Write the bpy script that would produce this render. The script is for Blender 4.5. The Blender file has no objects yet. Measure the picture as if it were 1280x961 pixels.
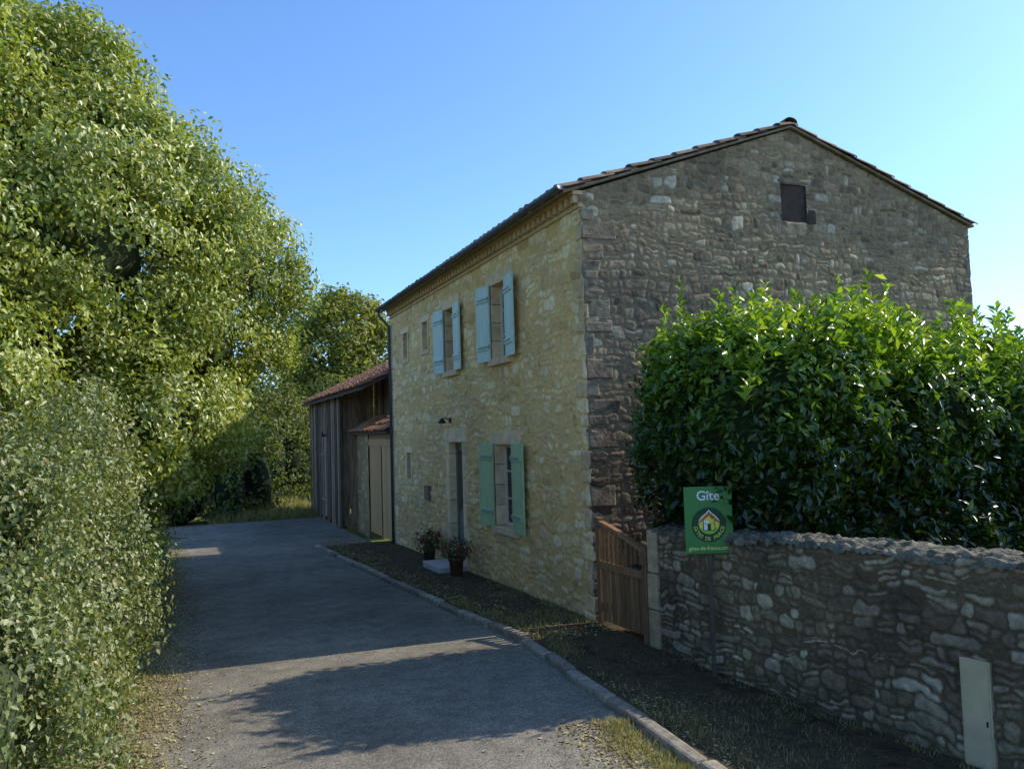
import bpy, math, random
import numpy as np
from mathutils import Vector, Matrix, Quaternion
random.seed(7)
scene=bpy.context.scene
COL=scene.collection
# ------------------------------------------------------------------ helpers
def rs(seed): return np.random.RandomState(seed)
_LAT={}
def vnoise(x,y,seed=0):
    if seed not in _LAT: _LAT[seed]=rs(seed+1000).rand(256,256)
    L=_LAT[seed]
    xi=np.floor(x).astype(int); yi=np.floor(y).astype(int)
    fx=x-xi; fy=y-yi
    fx=fx*fx*(3-2*fx); fy=fy*fy*(3-2*fy)
    a=L[xi%256,yi%256]; b=L[(xi+1)%256,yi%256]; c=L[xi%256,(yi+1)%256]; d=L[(xi+1)%256,(yi+1)%256]
    return (a*(1-fx)+b*fx)*(1-fy)+(c*(1-fx)+d*fx)*fy
def gz(y):
    if y<=8: return 0.0
    if y<=19: return -0.25*(y-8)/11
    if y<=30: return -0.25-0.10*(y-19)/11
    return -0.35
def kx(y): return float(np.interp(y,[4,4.7,8.2,11.8,19.3],[3.16,3.2,3.42,3.18,2.85]))
def empty(name,loc,label,category,group=None):
    o=bpy.data.objects.new(name,None); o.location=loc; o.empty_display_size=.3
    COL.objects.link(o); o["label"]=label; o["category"]=category
    if group:o["group"]=group
    return o
def parent_to(o,p):
    if p is None: return
    o.parent=p
    o.matrix_parent_inverse=Matrix.Translation(-p.location) if p.type=='EMPTY' else Matrix.Identity(4)
def link_mesh(name,me,parent=None,mats=(),smooth=False,**kw):
    for m in mats: me.materials.append(m)
    if smooth: me.polygons.foreach_set('use_smooth',[True]*len(me.polygons))
    o=bpy.data.objects.new(name,me); COL.objects.link(o)
    parent_to(o,parent)
    for k,v in kw.items(): o[k]=v
    return o
class MB:
    def __init__(s): s.v=[]; s.f=[]; s.m=[]
    def face(s,pts,mi=0):
        b=len(s.v); s.v+= [tuple(p) for p in pts]; s.f.append(tuple(range(b,b+len(pts)))); s.m.append(mi)
    def box(s,x0,x1,y0,y1,z0,z1,mi=0,M=None):
        P=[Vector((x,y,z)) for z in (z0,z1) for (x,y) in ((x0,y0),(x1,y0),(x1,y1),(x0,y1))]
        if M is not None: P=[M@p for p in P]
        b=len(s.v); s.v+=[tuple(p) for p in P]
        for f in ((0,3,2,1),(4,5,6,7),(0,1,5,4),(1,2,6,5),(2,3,7,6),(3,0,4,7)):
            s.f.append(tuple(b+i for i in f)); s.m.append(mi)
    def rbox(s,x0,x1,y0,y1,z0,z1,j,mi=0,rnd=random):
        P=[Vector((x+rnd.uniform(-j,j),y+rnd.uniform(-j,j),z+rnd.uniform(-j,j))) for z in (z0,z1) for (x,y) in ((x0,y0),(x1,y0),(x1,y1),(x0,y1))]
        b=len(s.v); s.v+=[tuple(p) for p in P]
        for f in ((0,3,2,1),(4,5,6,7),(0,1,5,4),(1,2,6,5),(2,3,7,6),(3,0,4,7)):
            s.f.append(tuple(b+i for i in f)); s.m.append(mi)
    def tube(s,pts,rad,n=8,mi=0,cap=True):
        pts=[Vector(p) for p in pts]; b0=len(s.v); ref=Vector((.31,.95,.1)).normalized()
        for i,p in enumerate(pts):
            d=(pts[min(i+1,len(pts)-1)]-pts[max(i-1,0)]).normalized()
            a=d.cross(ref); 
            if a.length<.1: a=d.cross(Vector((1,0,0)))
            a.normalize(); c=d.cross(a)
            for k in range(n):
                t=2*math.pi*k/n; s.v.append(tuple(p+(a*math.cos(t)+c*math.sin(t))*rad[i]))
        for i in range(len(pts)-1):
            for k in range(n):
                k2=(k+1)%n; s.f.append((b0+i*n+k,b0+i*n+k2,b0+(i+1)*n+k2,b0+(i+1)*n+k)); s.m.append(mi)
        if cap:
            s.f.append(tuple(b0+k for k in range(n))[::-1]); s.m.append(mi)
            e=b0+(len(pts)-1)*n; s.f.append(tuple(e+k for k in range(n))); s.m.append(mi)
    def lathe(s,cx,cy,prof,n=20,mi=0):
        b0=len(s.v)
        for (r,z) in prof:
            for k in range(n):
                t=2*math.pi*k/n; s.v.append((cx+r*math.cos(t),cy+r*math.sin(t),z))
        for i in range(len(prof)-1):
            for k in range(n):
                k2=(k+1)%n; s.f.append((b0+i*n+k,b0+i*n+k2,b0+(i+1)*n+k2,b0+(i+1)*n+k)); s.m.append(mi)
    def obj(s,name,parent=None,mats=(),smooth=False,bevel=0,**kw):
        me=bpy.data.meshes.new(name); me.from_pydata(s.v,[],s.f)
        me.polygons.foreach_set('material_index',s.m)
        o=link_mesh(name,me,parent,mats,smooth,**kw)
        if bevel:
            b=o.modifiers.new('bevel','BEVEL'); b.width=bevel; b.segments=2; b.limit_method='ANGLE'
        return o
# ------------------------------------------------------------------ materials
def newmat(name):
    m=bpy.data.materials.new(name); m.use_nodes=True
    nt=m.node_tree; bs=nt.nodes['Principled BSDF']; return m,nt,bs
def N(nt,t,**kw):
    n=nt.nodes.new(t)
    for k,v in kw.items(): setattr(n,k,v)
    return n
def ramp(nt,stops,interp='LINEAR'):
    r=N(nt,'ShaderNodeValToRGB'); cr=r.color_ramp; cr.interpolation=interp
    while len(cr.elements)<len(stops): cr.elements.new(.5)
    for e,(p,c) in zip(cr.elements,stops): e.position=p; e.color=(c[0],c[1],c[2],1)
    return r
def noise(nt,scale,detail=4,rough=.6,vec=None):
    n=N(nt,'ShaderNodeTexNoise'); n.inputs['Scale'].default_value=scale; n.inputs['Detail'].default_value=detail; n.inputs['Roughness'].default_value=rough
    if vec is None:
        tc=N(nt,'ShaderNodeTexCoord'); vec=tc.outputs['Object']
    nt.links.new(vec,n.inputs['Vector']); return n
def mixc(nt,a,b,fac,blend='MIX'):
    m=N(nt,'ShaderNodeMix',data_type='RGBA',blend_type=blend)
    for sock,val in ((m.inputs[6],a),(m.inputs[7],b),(m.inputs[0],fac)):
        if hasattr(val,'links'): nt.links.new(val,sock)
        elif isinstance(val,(tuple,list)): sock.default_value=(val[0],val[1],val[2],1)
        else: sock.default_value=val
    return m.outputs[2]
def bump(nt,bs,h,strength=.5,dist=.01):
    b=N(nt,'ShaderNodeBump'); b.inputs['Strength'].default_value=strength; b.inputs['Distance'].default_value=dist
    nt.links.new(h,b.inputs['Height']); nt.links.new(b.outputs[0],bs.inputs['Normal'])
def simple(name,col,rough=.6,var=.25,scale=8,metal=0,spec=.4,bmp=.2,bscale=60,bdist=.004,island=0,stretch=None):
    m,nt,bs=newmat(name)
    vec=None
    if stretch:
        tc=N(nt,'ShaderNodeTexCoord'); mp=N(nt,'ShaderNodeMapping'); mp.inputs['Scale'].default_value=stretch
        nt.links.new(tc.outputs['Object'],mp.inputs[0]); vec=mp.outputs[0]
    n=noise(nt,scale,5,.65,vec)
    r=ramp(nt,[(.3,[c*(1-var) for c in col]),(.7,[min(1,c*(1+var)) for c in col])])
    nt.links.new(n.outputs[0],r.inputs[0]); out=r.outputs[0]
    if island:
        g=N(nt,'ShaderNodeNewGeometry'); rr=ramp(nt,[(0,[1-island]*3),(1,[1+island*.6]*3)])
        nt.links.new(g.outputs['Random Per Island'],rr.inputs[0]); out=mixc(nt,out,rr.outputs[0],1.0,'MULTIPLY')
    nt.links.new(out,bs.inputs['Base Color'])
    bs.inputs['Roughness'].default_value=rough; bs.inputs['Metallic'].default_value=metal; bs.inputs['Specular IOR Level'].default_value=spec
    if bmp:
        n2=noise(nt,bscale,4,.6,vec); bump(nt,bs,n2.outputs[0],bmp,bdist)
    return m
def stone_mat(name,stops,mortar,e0,e1,stain=.35,fleck=.35,bmp=.6,low=None,jit=.05):
    m,nt,bs=newmat(name)
    a=N(nt,'ShaderNodeAttribute',attribute_name='rnd'); e=N(nt,'ShaderNodeAttribute',attribute_name='edge')
    r=ramp(nt,stops); nt.links.new(a.outputs['Fac'],r.inputs[0])
    n1=noise(nt,14,6,.7); r1=ramp(nt,[(.28,[1-fleck]*3),(.72,[1+fleck]*3)]); nt.links.new(n1.outputs[0],r1.inputs[0])
    st=mixc(nt,r.outputs[0],r1.outputs[0],1.0,'MULTIPLY')
    nm=noise(nt,30,5,.7); rm=ramp(nt,[(.3,[c*.7 for c in mortar]),(.7,[c*1.25 for c in mortar])]); nt.links.new(nm.outputs[0],rm.inputs[0])
    mr=N(nt,'ShaderNodeMapRange',interpolation_type='SMOOTHSTEP'); mr.inputs['From Min'].default_value=e0; mr.inputs['From Max'].default_value=e1
    ne=noise(nt,25,3,.6); ad=N(nt,'ShaderNodeMath',operation='MULTIPLY_ADD'); ad.inputs[1].default_value=jit; 
    nt.links.new(ne.outputs[0],ad.inputs[0]); nt.links.new(e.outputs['Fac'],ad.inputs[2])
    sb=N(nt,'ShaderNodeMath',operation='SUBTRACT'); sb.inputs[1].default_value=jit/2; nt.links.new(ad.outputs[0],sb.inputs[0])
    nt.links.new(sb.outputs[0],mr.inputs['Value'])
    c=mixc(nt,rm.outputs[0],st,mr.outputs[0])
    nl=noise(nt,.9,5,.65); rl=ramp(nt,[(.3,(1-stain,1-stain,1-stain*.9)),(.65,(1.08,1.06,1.0))]); nt.links.new(nl.outputs[0],rl.inputs[0])
    c=mixc(nt,c,rl.outputs[0],1.0,'MULTIPLY')
    if low:
        tc=N(nt,'ShaderNodeTexCoord'); sx_=N(nt,'ShaderNodeSeparateXYZ'); nt.links.new(tc.outputs['Object'],sx_.inputs[0])
        m2=N(nt,'ShaderNodeMapRange'); m2.inputs['From Min'].default_value=low[0]; m2.inputs['From Max'].default_value=low[1]; nt.links.new(sx_.outputs[2],m2.inputs['Value'])
        rz=ramp(nt,[(0,low[2]),(1,(1,1,1))]); nt.links.new(m2.outputs[0],rz.inputs[0]); c=mixc(nt,c,rz.outputs[0],1.0,'MULTIPLY')
    nt.links.new(c,bs.inputs['Base Color']); bs.inputs['Roughness'].default_value=.92; bs.inputs['Specular IOR Level'].default_value=.15
    nb=noise(nt,45,6,.7); bump(nt,bs,nb.outputs[0],bmp,.012)
    return m
def leaf_mat(name,stops,trans=.35,rough=.45,spec=.5):
    m,nt,bs=newmat(name)
    a=N(nt,'ShaderNodeAttribute',attribute_name='tint'); r=ramp(nt,stops); nt.links.new(a.outputs['Fac'],r.inputs[0])
    nt.links.new(r.outputs[0],bs.inputs['Base Color']); bs.inputs['Roughness'].default_value=rough; bs.inputs['Specular IOR Level'].default_value=spec
    t=N(nt,'ShaderNodeBsdfTranslucent'); c=mixc(nt,r.outputs[0],(1.3,1.35,.45),1.0,'MULTIPLY'); nt.links.new(c,t.inputs[0])
    mx=N(nt,'ShaderNodeMixShader'); mx.inputs[0].default_value=trans
    nt.links.new(bs.outputs[0],mx.inputs[1]); nt.links.new(t.outputs[0],mx.inputs[2])
    nt.links.new(mx.outputs[0],nt.nodes['Material Output'].inputs[0]); return m

FS=[(0,(.76,.52,.23)),(.25,(.96,.75,.43)),(.5,(.66,.43,.18)),(.75,(.98,.81,.52)),(1,(.56,.35,.15))]
M_FAC=stone_mat('honey_limestone_rubble',FS,(.80,.54,.24),.006,.026,stain=.2,fleck=.32,low=(-.2,2.2,(.85,.83,.80)),jit=.04)
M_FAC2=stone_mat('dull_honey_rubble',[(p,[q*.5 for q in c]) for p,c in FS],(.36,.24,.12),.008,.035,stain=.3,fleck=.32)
M_GAB=stone_mat('weathered_tan_rubble',[(0,(.14,.10,.065)),(.16,(.42,.30,.18)),(.3,(.20,.145,.095)),(.45,(.48,.355,.225)),(.58,(.28,.195,.12)),(.72,(.44,.325,.205)),(.84,(.22,.155,.10)),(.95,(.54,.43,.29)),(1,(.66,.55,.41))],(.36,.255,.15),.0,.02,stain=.40,fleck=.5,bmp=.8,low=(.5,4.5,(.62,.62,.66)),jit=.03)
M_WALL=stone_mat('boundary_wall_stone',[(0,(.13,.10,.06)),(.25,(.30,.235,.145)),(.45,(.18,.14,.085)),(.7,(.37,.30,.19)),(.9,(.45,.375,.25)),(1,(.56,.47,.33))],(.16,.12,.07),.0,.018,stain=.55,fleck=.5,bmp=.9,jit=.03)
M_COPE=simple('lichen_coping',(.155,.135,.09),.95,.85,9,bmp=1.0,bscale=30,bdist=.022)
M_QUO=simple('dressed_limestone',(.80,.58,.34),.9,.22,7,bmp=.5,bscale=50,bdist=.006,island=.25)
M_QUOD=simple('dark_quoin_stone',(.25,.185,.12),.92,.6,7,bmp=.9,bscale=26,bdist=.014,island=.35)
M_CORN=simple('pale_cornice_mortar',(.60,.42,.235),.9,.2,8,bmp=.4)
M_TILE=simple('weathered_clay_tile',(.25,.165,.105),.9,.5,6,bmp=.6,bscale=40,island=.55)
M_TILE2=simple('orange_clay_tile',(.40,.19,.10),.9,.4,5,bmp=.6,bscale=40,island=.5)
M_SLAB=simple('roof_boarding',(.10,.07,.05),.9,.3,8)
M_VMORT=simple('verge_mortar',(.24,.175,.115),.9,.4,12,bmp=.5)
M_GUT=simple('zinc_gutter',(.10,.11,.12),.5,.2,6,metal=.3)
M_WHITE=simple('cream_window_paint',(.70,.62,.50),.5,.08,8,bmp=.1)
M_GLASS,nt,bs=newmat('window_glass'); bs.inputs['Base Color'].default_value=(.02,.024,.028,1); bs.inputs['Roughness'].default_value=.06; nn=noise(nt,2.0,2); bump(nt,bs,nn.outputs[0],.06,.02)
M_BLUE=simple('pale_turquoise_shutter_paint',(.54,.68,.58),.55,.13,10,bmp=.3,bscale=30,island=.08,stretch=(3,3,.5))
M_GREEN=simple('sage_green_shutter_paint',(.42,.53,.28),.55,.15,10,bmp=.3,bscale=30,island=.08,stretch=(3,3,.5))
M_IRON=simple('black_iron',(.03,.03,.03),.5,.2,20,metal=.5)
M_STRAPB=simple('blue_painted_strap',(.20,.27,.27),.5,.2,20)
M_DOOR=simple('grey_door_paint',(.20,.18,.15),.5,.15,8,bmp=.2)
M_GARD=simple('tan_garage_paint',(.56,.32,.135),.7,.2,6,bmp=.2,island=.15,stretch=(3,3,.4))
M_PLANK=simple('brown_weathered_plank',(.25,.17,.11),.9,.65,7,bmp=.8,bscale=20,bdist=.012,island=.7,stretch=(4,4,.35))
M_GATE=simple('brown_gate_wood',(.25,.135,.062),.6,.4,8,bmp=.4,bscale=25,island=.35,stretch=(4,4,.5))
M_POST=simple('brown_metal_post',(.085,.065,.045),.6,.3,20)
M_METER=simple('beige_meter_box_plastic',(.54,.43,.26),.6,.16,5,bmp=.05)
M_TERRA=simple('dark_terracotta',(.14,.07,.045),.85,.3,12,bmp=.3)
M_CONC=simple('pale_concrete',(.30,.25,.18),.92,.45,9,bmp=.8,bscale=40,bdist=.01,island=.35)
M_BARK=simple('rough_bark',(.12,.09,.06),.95,.4,10,bmp=.9,bscale=18,bdist=.03,stretch=(2,2,.5))
M_SOIL_SHADE=simple('dark_soil_shade',(.045,.058,.02),1,.4,6,bmp=.6,bscale=20,bdist=.05)  # bank soil; inside the tree crown this dark tone stands in for shade
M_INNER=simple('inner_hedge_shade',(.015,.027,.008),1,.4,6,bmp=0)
M_LEAFA=leaf_mat('yellow_green_leaf',[(0,(.075,.11,.022)),(.25,(.18,.23,.038)),(.5,(.32,.365,.068)),(.75,(.46,.475,.13)),(.92,(.62,.60,.27)),(1,(.42,.28,.10))],.37,.38,.6)
M_IVY=leaf_mat('small_bank_leaf',[(0,(.055,.08,.022)),(.35,(.15,.185,.05)),(.62,(.25,.28,.10)),(.85,(.40,.39,.20)),(1,(.34,.20,.10))],.29,.42,.5)
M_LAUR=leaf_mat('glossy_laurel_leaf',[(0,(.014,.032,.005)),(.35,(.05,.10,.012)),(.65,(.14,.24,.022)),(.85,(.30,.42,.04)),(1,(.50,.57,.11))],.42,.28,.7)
M_POTL=leaf_mat('dull_geranium_leaf',[(0,(.04,.06,.02)),(1,(.14,.16,.05))],.2,.6,.3)
M_OAK=leaf_mat('far_shrub_leaf',[(0,(.05,.075,.018)),(.5,(.14,.165,.04)),(.85,(.25,.24,.07)),(1,(.34,.22,.08))],.35,.6,.3)
M_OAK2=leaf_mat('far_tree_leaf',[(0,(.09,.12,.025)),(.5,(.25,.27,.06)),(.85,(.40,.37,.10)),(1,(.46,.30,.11))],.45,.6,.3)
M_GRASS=leaf_mat('grass_blade',[(0,(.12,.15,.04)),(.4,(.26,.24,.08)),(1,(.50,.40,.20))],.35,.6,.3)
M_DRY=leaf_mat('dry_leaf',[(0,(.14,.09,.04)),(.5,(.32,.25,.11)),(1,(.50,.42,.20))],.1,.8,.2)
M_PETAL=leaf_mat('red_petal',[(0,(.32,.02,.04)),(1,(.55,.08,.11))],.2,.5,.3)
def ground_mat(name,s1,stops,s2,lo,hi,bd,s3=None,rough=.95):
    m,nt,bs=newmat(name)
    n1=noise(nt,s1,6,.74); n2=noise(nt,s2,4,.75)
    r1=ramp(nt,stops); nt.links.new(n1.outputs[0],r1.inputs[0])
    r2=ramp(nt,[(.32,[lo]*3),(.70,[hi,hi*.98,hi*.93])]); nt.links.new(n2.outputs[0],r2.inputs[0])
    c=mixc(nt,r1.outputs[0],r2.outputs[0],1.0,'MULTIPLY')
    if s3:
        n3=noise(nt,s3,6,.78); r3=ramp(nt,[(.35,(.68,.68,.68)),(.7,(1.15,1.13,1.07))]); nt.links.new(n3.outputs[0],r3.inputs[0]); c=mixc(nt,c,r3.outputs[0],1.0,'MULTIPLY')
    nt.links.new(c,bs.inputs['Base Color']); bs.inputs['Roughness'].default_value=rough; bs.inputs['Specular IOR Level'].default_value=.12
    bump(nt,bs,n2.outputs[0],.9,bd); return m
M_ROAD=ground_mat('worn_asphalt',.6,[(.32,(.175,.158,.128)),(.68,(.33,.30,.25))],70,.35,1.7,.014,5)
M_VERGE=ground_mat('mossy_gravel_verge',2.2,[(.35,(.05,.04,.025)),(.5,(.12,.09,.052)),(.62,(.075,.065,.036)),(.75,(.09,.10,.032))],50,.4,1.7,.02,11)
M_DIRT=ground_mat('gravelly_dirt',2.2,[(.35,(.16,.15,.08)),(.55,(.30,.25,.165)),(.75,(.20,.21,.08))],60,.5,1.6,.015)
M_GND=ground_mat('meadow_ground',.35,[(.3,(.09,.12,.03)),(.55,(.17,.18,.05)),(.75,(.26,.23,.09))],12,.6,1.4,.03)
def flat(name,col,rough=.45):
    return simple(name,col,rough,.06,12,bmp=0)
# ------------------------------------------------------------------ ground, road
mb=MB(); ys=[-900,8,19,30,1500]
for j in range(4): mb.face([(-900,ys[j],gz(ys[j])-(.16 if ys[j]<8 else 0)),(900,ys[j],gz(ys[j])-(.16 if ys[j]<8 else 0)),(900,ys[j+1],gz(ys[j+1])),(-900,ys[j+1],gz(ys[j+1]))])
mb.v=[(x,y,z-.12) for x,y,z in mb.v]
mb.obj('ground',None,[M_GND],kind="structure")
mb=MB()
for a,b in ((-20,8),(8,19),(19,23.4)): mb.face([(-6,a,gz(a)-.1),(-2.5,a,gz(a)+.004),(-2.5,b,gz(b)+.004),(-6,b,gz(b)-.1)]); mb.face([(-2.5,a,gz(a)+.004),(.6,a,gz(a)+.004),(.6,b,gz(b)+.004),(-2.5,b,gz(b)+.004)])
mb.obj('path',None,[M_DIRT],kind="structure")
mb=MB(); ys=[ -20+.125*i for i in range(0,int(43.5/.125)+1)]
Re=random.Random(31); edge=[]
for y in ys: edge.append(-.10+.10*math.sin(y*.9)+.06*math.sin(y*2.7+1)+Re.uniform(-.05,.05))
for i in range(len(ys)-1):
    y0,y1=ys[i],ys[i+1]; xa,xb=(kx(y0)+.02,kx(y1)+.02) if y1<=19.01 else (4.1,4.1)
    mb.face([(edge[i],y0,gz(y0)+.009),(xa,y0,gz(y0)+.009),(xb,y1,gz(y1)+.009),(edge[i+1],y1,gz(y1)+.009)])
mb.face([(-40,23.5,gz(23.5)+.009),(4.1,23.5,gz(23.5)+.009),(4.1,27.0,gz(27.)+.009),(-40,27.0,gz(27.)+.009)])
mb.obj('road',None,[M_ROAD],kind="structure")
PV=.045
def wallx(y): return 4.62+.1288*(7.47-y)
mb=MB(); ysv=[-20,-10,0,2,4,4.7,6,7,7.6,8.2,9,10.5,11.8,14,16.5,19]
def vz(y): return float(np.interp(y,[-20,6,8.5,9],[-.12,-.10,0,PV])) if y<9 else gz(y)+PV
for a,b in zip(ysv[:-1],ysv[1:]):
    wa=wallx(a)+.1 if a<7.5 else 4.9; wb=wallx(b)+.1 if b<7.5 else 4.9
    ka,kb=kx(a)+.06,kx(b)+.06
    ma,mb_=(ka+wa)/2,(kb+wb)/2
    za,zb=gz(a)+PV,gz(b)+PV
    mb.face([(ka,a,za),(ma,a,(za+vz(a))/2+.01),(mb_,b,(zb+vz(b))/2+.01),(kb,b,zb)]); mb.face([(ma,a,(za+vz(a))/2+.01),(wa,a,vz(a)),(wb,b,vz(b)),(mb_,b,(zb+vz(b))/2+.01)])
mb.obj('pavement',None,[M_VERGE],kind="structure")
mb=MB(); y=-18.0; rk=random.Random(3)
while y<19:
    L=rk.uniform(.45,.95); ym=y+L/2; dx=rk.uniform(-.02,.02)
    an=math.atan2(kx(y)-kx(y+L),L)
    z=gz(ym); M=Matrix.Translation((kx(ym)+dx,ym,z))@Matrix.Rotation(an+rk.uniform(-.03,.03),4,'Z')@Matrix.Rotation(-.0227 if y>8 else 0,4,'X')@Matrix.Rotation(rk.uniform(-.05,.05),4,'Y')
    mb.box(-.06,.06,-L/2+.008,L/2-.008,-.1,.075+rk.uniform(-.015,.015),0,M); y+=L
mb.obj('kerb',None,[M_CONC],bevel=.025,kind="structure")
# ------------------------------------------------------------------ stone wall fields
def stone_field(u,v,seed,row_h,slen,warp):
    R=rs(seed)
    uw=u+warp*2*(vnoise(u*3.5+11,v*3.5,seed)-.5)+warp*.9*(vnoise(u*11,v*11+5,seed+1)-.5)
    vw=v+warp*2*(vnoise(u*2.7+31,v*4+9,seed+2)-.5)+warp*.9*(vnoise(u*12+7,v*12,seed+3)-.5)
    vmax=vw.max()+.5; edges=[vw.min()-.5]
    while edges[-1]<vmax: edges.append(edges[-1]+R.uniform(*row_h))
    edges=np.array(edges); row=np.searchsorted(edges,vw)-1; row=np.clip(row,0,len(edges)-2)
    d=np.zeros_like(u); r1=np.zeros_like(u); r2=np.zeros_like(u)
    umin,umax=uw.min()-.5,uw.max()+.5
    for k in range(len(edges)-1):
        m=row==k
        if not m.any(): continue
        e=[umin-R.uniform(0,.3)]
        while e[-1]<umax: e.append(e[-1]+R.uniform(*slen)*R.choice([.6,1,1,1.5]))
        e=np.array(e); uu=uw[m]; vv=vw[m]
        i=np.searchsorted(e,uu)-1; n=len(e)
        q=R.rand(n); ra=R.rand(n); rb=R.rand(n); rc=R.rand(n); sp=R.uniform(.35,.65,n)
        dx=np.minimum(uu-e[i],e[i+1]-uu)
        lo=np.full(len(uu),edges[k]); hi=np.full(len(uu),edges[k+1]); mid=lo+(hi-lo)*sp[i]
        split=q[i]<.3; up=split&(vv>mid); dn=split&~(vv>mid)
        lo=np.where(up,mid,lo); hi=np.where(dn,mid,hi)
        dy=np.minimum(vv-lo,hi-vv); rr=.045
        dd=np.minimum(dx,dy); c=(dx<rr)&(dy<rr); dd=np.where(c,rr-np.hypot(rr-dx,rr-dy),dd)
        d[m]=np.clip(dd,0,.2); r1[m]=np.where(up,rc[i],ra[i]); r2[m]=np.where(up,ra[i],rb[i])
    return d,r1,r2
def sstep(a,b,x):
    t=np.clip((x-a)/(b-a),0,1); return t*t*(3-2*t)
def stone_wall(name,origin,ud,nd,ulen,vlen,res,top,holes,seed,amp,row_h,slen,warp,mat,parent,hide=0,**kw):
    nu=int(ulen/res); nv=int(vlen/res)
    U,V=np.meshgrid(np.linspace(0,ulen,nu+1),np.linspace(0,vlen,nv+1),indexing='ij')
    T=top(U) if top else np.full_like(U,vlen)
    Vc=np.minimum(V,T)
    d,r1,r2=stone_field(U.ravel(),Vc.ravel(),seed,row_h,slen,warp)
    if hide>0: d=np.where(r2<hide,d*.12,d)
    h=amp*sstep(.0,.025,d)*(.5+.5*r2)+amp*.4*(vnoise(U.ravel()*30,Vc.ravel()*30,seed+7)-.5)+amp*.5*(vnoise(U.ravel()*1.1,Vc.ravel()*1.3,seed+8)-.5)
    ud=np.array(ud,float); nd=np.array(nd,float); o=np.array(origin,float)
    P=o+U.ravel()[:,None]*ud+Vc.ravel()[:,None]*np.array([0,0,1.])+h[:,None]*nd
    idx=np.arange((nu+1)*(nv+1)).reshape(nu+1,nv+1)
    a=idx[:-1,:-1].ravel(); b=idx[1:,:-1].ravel(); c=idx[1:,1:].ravel(); dd_=idx[:-1,1:].ravel()
    uc=(U[:-1,:-1]+U[1:,1:]).ravel()/2; vc=(V[:-1,:-1]+V[1:,1:]).ravel()/2
    keep=((V[:-1,:-1]<T[:-1,:-1]-1e-5)|(V[1:,:-1]<T[1:,:-1]-1e-5)).ravel()
    for (a0,a1,b0,b1) in holes: keep&=~((uc>a0)&(uc<a1)&(vc>b0)&(vc<b1))
    cr=np.cross(ud,[0,0,1.]); 
    F=np.stack([a,b,c,dd_],1)[keep]
    if np.dot(cr,nd)<0: F=F[:,::-1]
    me=grid_mesh(name,P,F)
    for nm,arr in (('edge',d),('rnd',r1)):
        at=me.attributes.new(nm,'FLOAT','POINT'); at.data.foreach_set('value',arr.astype(np.float32))
    return link_mesh(name,me,parent,[mat],True,**kw)
def grid_mesh(name,P,F):
    me=bpy.data.meshes.new(name); nf,k=F.shape
    me.vertices.add(len(P)); me.vertices.foreach_set('co',P.astype(np.float32).ravel())
    me.loops.add(nf*k); me.loops.foreach_set('vertex_index',F.astype(np.int32).ravel())
    me.polygons.add(nf); me.polygons.foreach_set('loop_start',np.arange(0,nf*k,k,dtype=np.int32))
    try: me.polygons.foreach_set('loop_total',np.full(nf,k,dtype=np.int32))
    except Exception: pass
    me.update(calc_edges=True); return me
# ------------------------------------------------------------------ HOUSE
HX0,HX1,HY0,HY1=4.51,11.14,8.67,18.45; EAVE=5.2; RX=7.78; RZ=6.34
house=empty('stone_house',(HX0,HY0,0),"two-storey honey rubble stone house with blue and green shutters","house")
WIN=[(11.13,11.78,3.42,4.58,M_BLUE,.47),(13.62,14.22,3.42,4.56,M_BLUE,.44),
 (11.03,11.80,.85,2.10,M_GREEN,.52),
 (15.42,15.78,3.98,4.54,None,0),(17.0,17.34,3.94,4.50,None,0),(16.9,17.22,1.33,1.9,None,0)]
DOOR=(13.42,14.18,.02,2.13)
oz=-.4
fh=[(a-HY0,b-HY0,c-oz,d-oz) for a,b,c,d,_,_ in WIN]+[(DOOR[0]-HY0,DOOR[1]-HY0,0,DOOR[3]-oz)]
stone_wall('wall',(HX0,HY0,oz),(0,1,0),(-1,0,0),HY1-HY0,EAVE-oz,.02,None,fh,5,.017,(.08,.18),(.09,.28),.06,M_FAC,house,hide=.25,label="honey lime-pointed street facade wall")
slope=(RZ-EAVE)/(RX-HX0); slope2=(RZ-EAVE)/(HX1-RX)
gt=lambda U: EAVE-oz+np.minimum(U*slope,(HX1-HX0-U)*slope2)
GW=(7.58,8.02,5.05,5.57)
stone_wall('wall',(HX0,HY0,oz),(1,0,0),(0,-1,0),HX1-HX0,RZ-oz,.014,gt,[(GW[0]-HX0,GW[1]-HX0,GW[2]-oz,GW[3]-oz)],21,.013,(.06,.14),(.07,.22),.055,M_GAB,house,label="weathered tan rubble stone gable wall")
mb=MB()
mb.face([(HX1,HY0,oz),(HX1,HY1,oz),(HX1,HY1,EAVE),(HX1,HY0,EAVE)])
mb.face([(HX0,HY1,oz),(HX1,HY1,oz),(HX1,HY1,EAVE),(RX,HY1,RZ),(HX0,HY1,EAVE)])
mb.obj('wall',house,[M_CORN])
rq=random.Random(11); mb=MB(); z=-.1; k=0
while z<4.95:
    h=rq.uniform(.13,.30); h=min(h,5.0-z)
    a,b=(.38,.14) if rq.random()<.5 else (.16,.26)
    a+=rq.uniform(-.1,.1); b+=rq.uniform(-.06,.06)
    P=.009
    mb.rbox(HX0-P+.002,HX0+a,HY0-P-rq.uniform(.0,.004),HY0+.05,z+.012,z+h-.012,.014,0,rq)
    mb.rbox(HX0-P-.006,HX0+.05,HY0-.004,HY0+b,z+.012,z+h-.012,.010,1,rq)
    z+=h;k+=1
mb.obj('corner_stones',house,[M_QUOD,simple('corner_face_stone',(.76,.54,.29),.9,.3,7,bmp=.6,bscale=40,bdist=.008,island=.3)],bevel=.018)
z=0; mb=MB(); k=0
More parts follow.
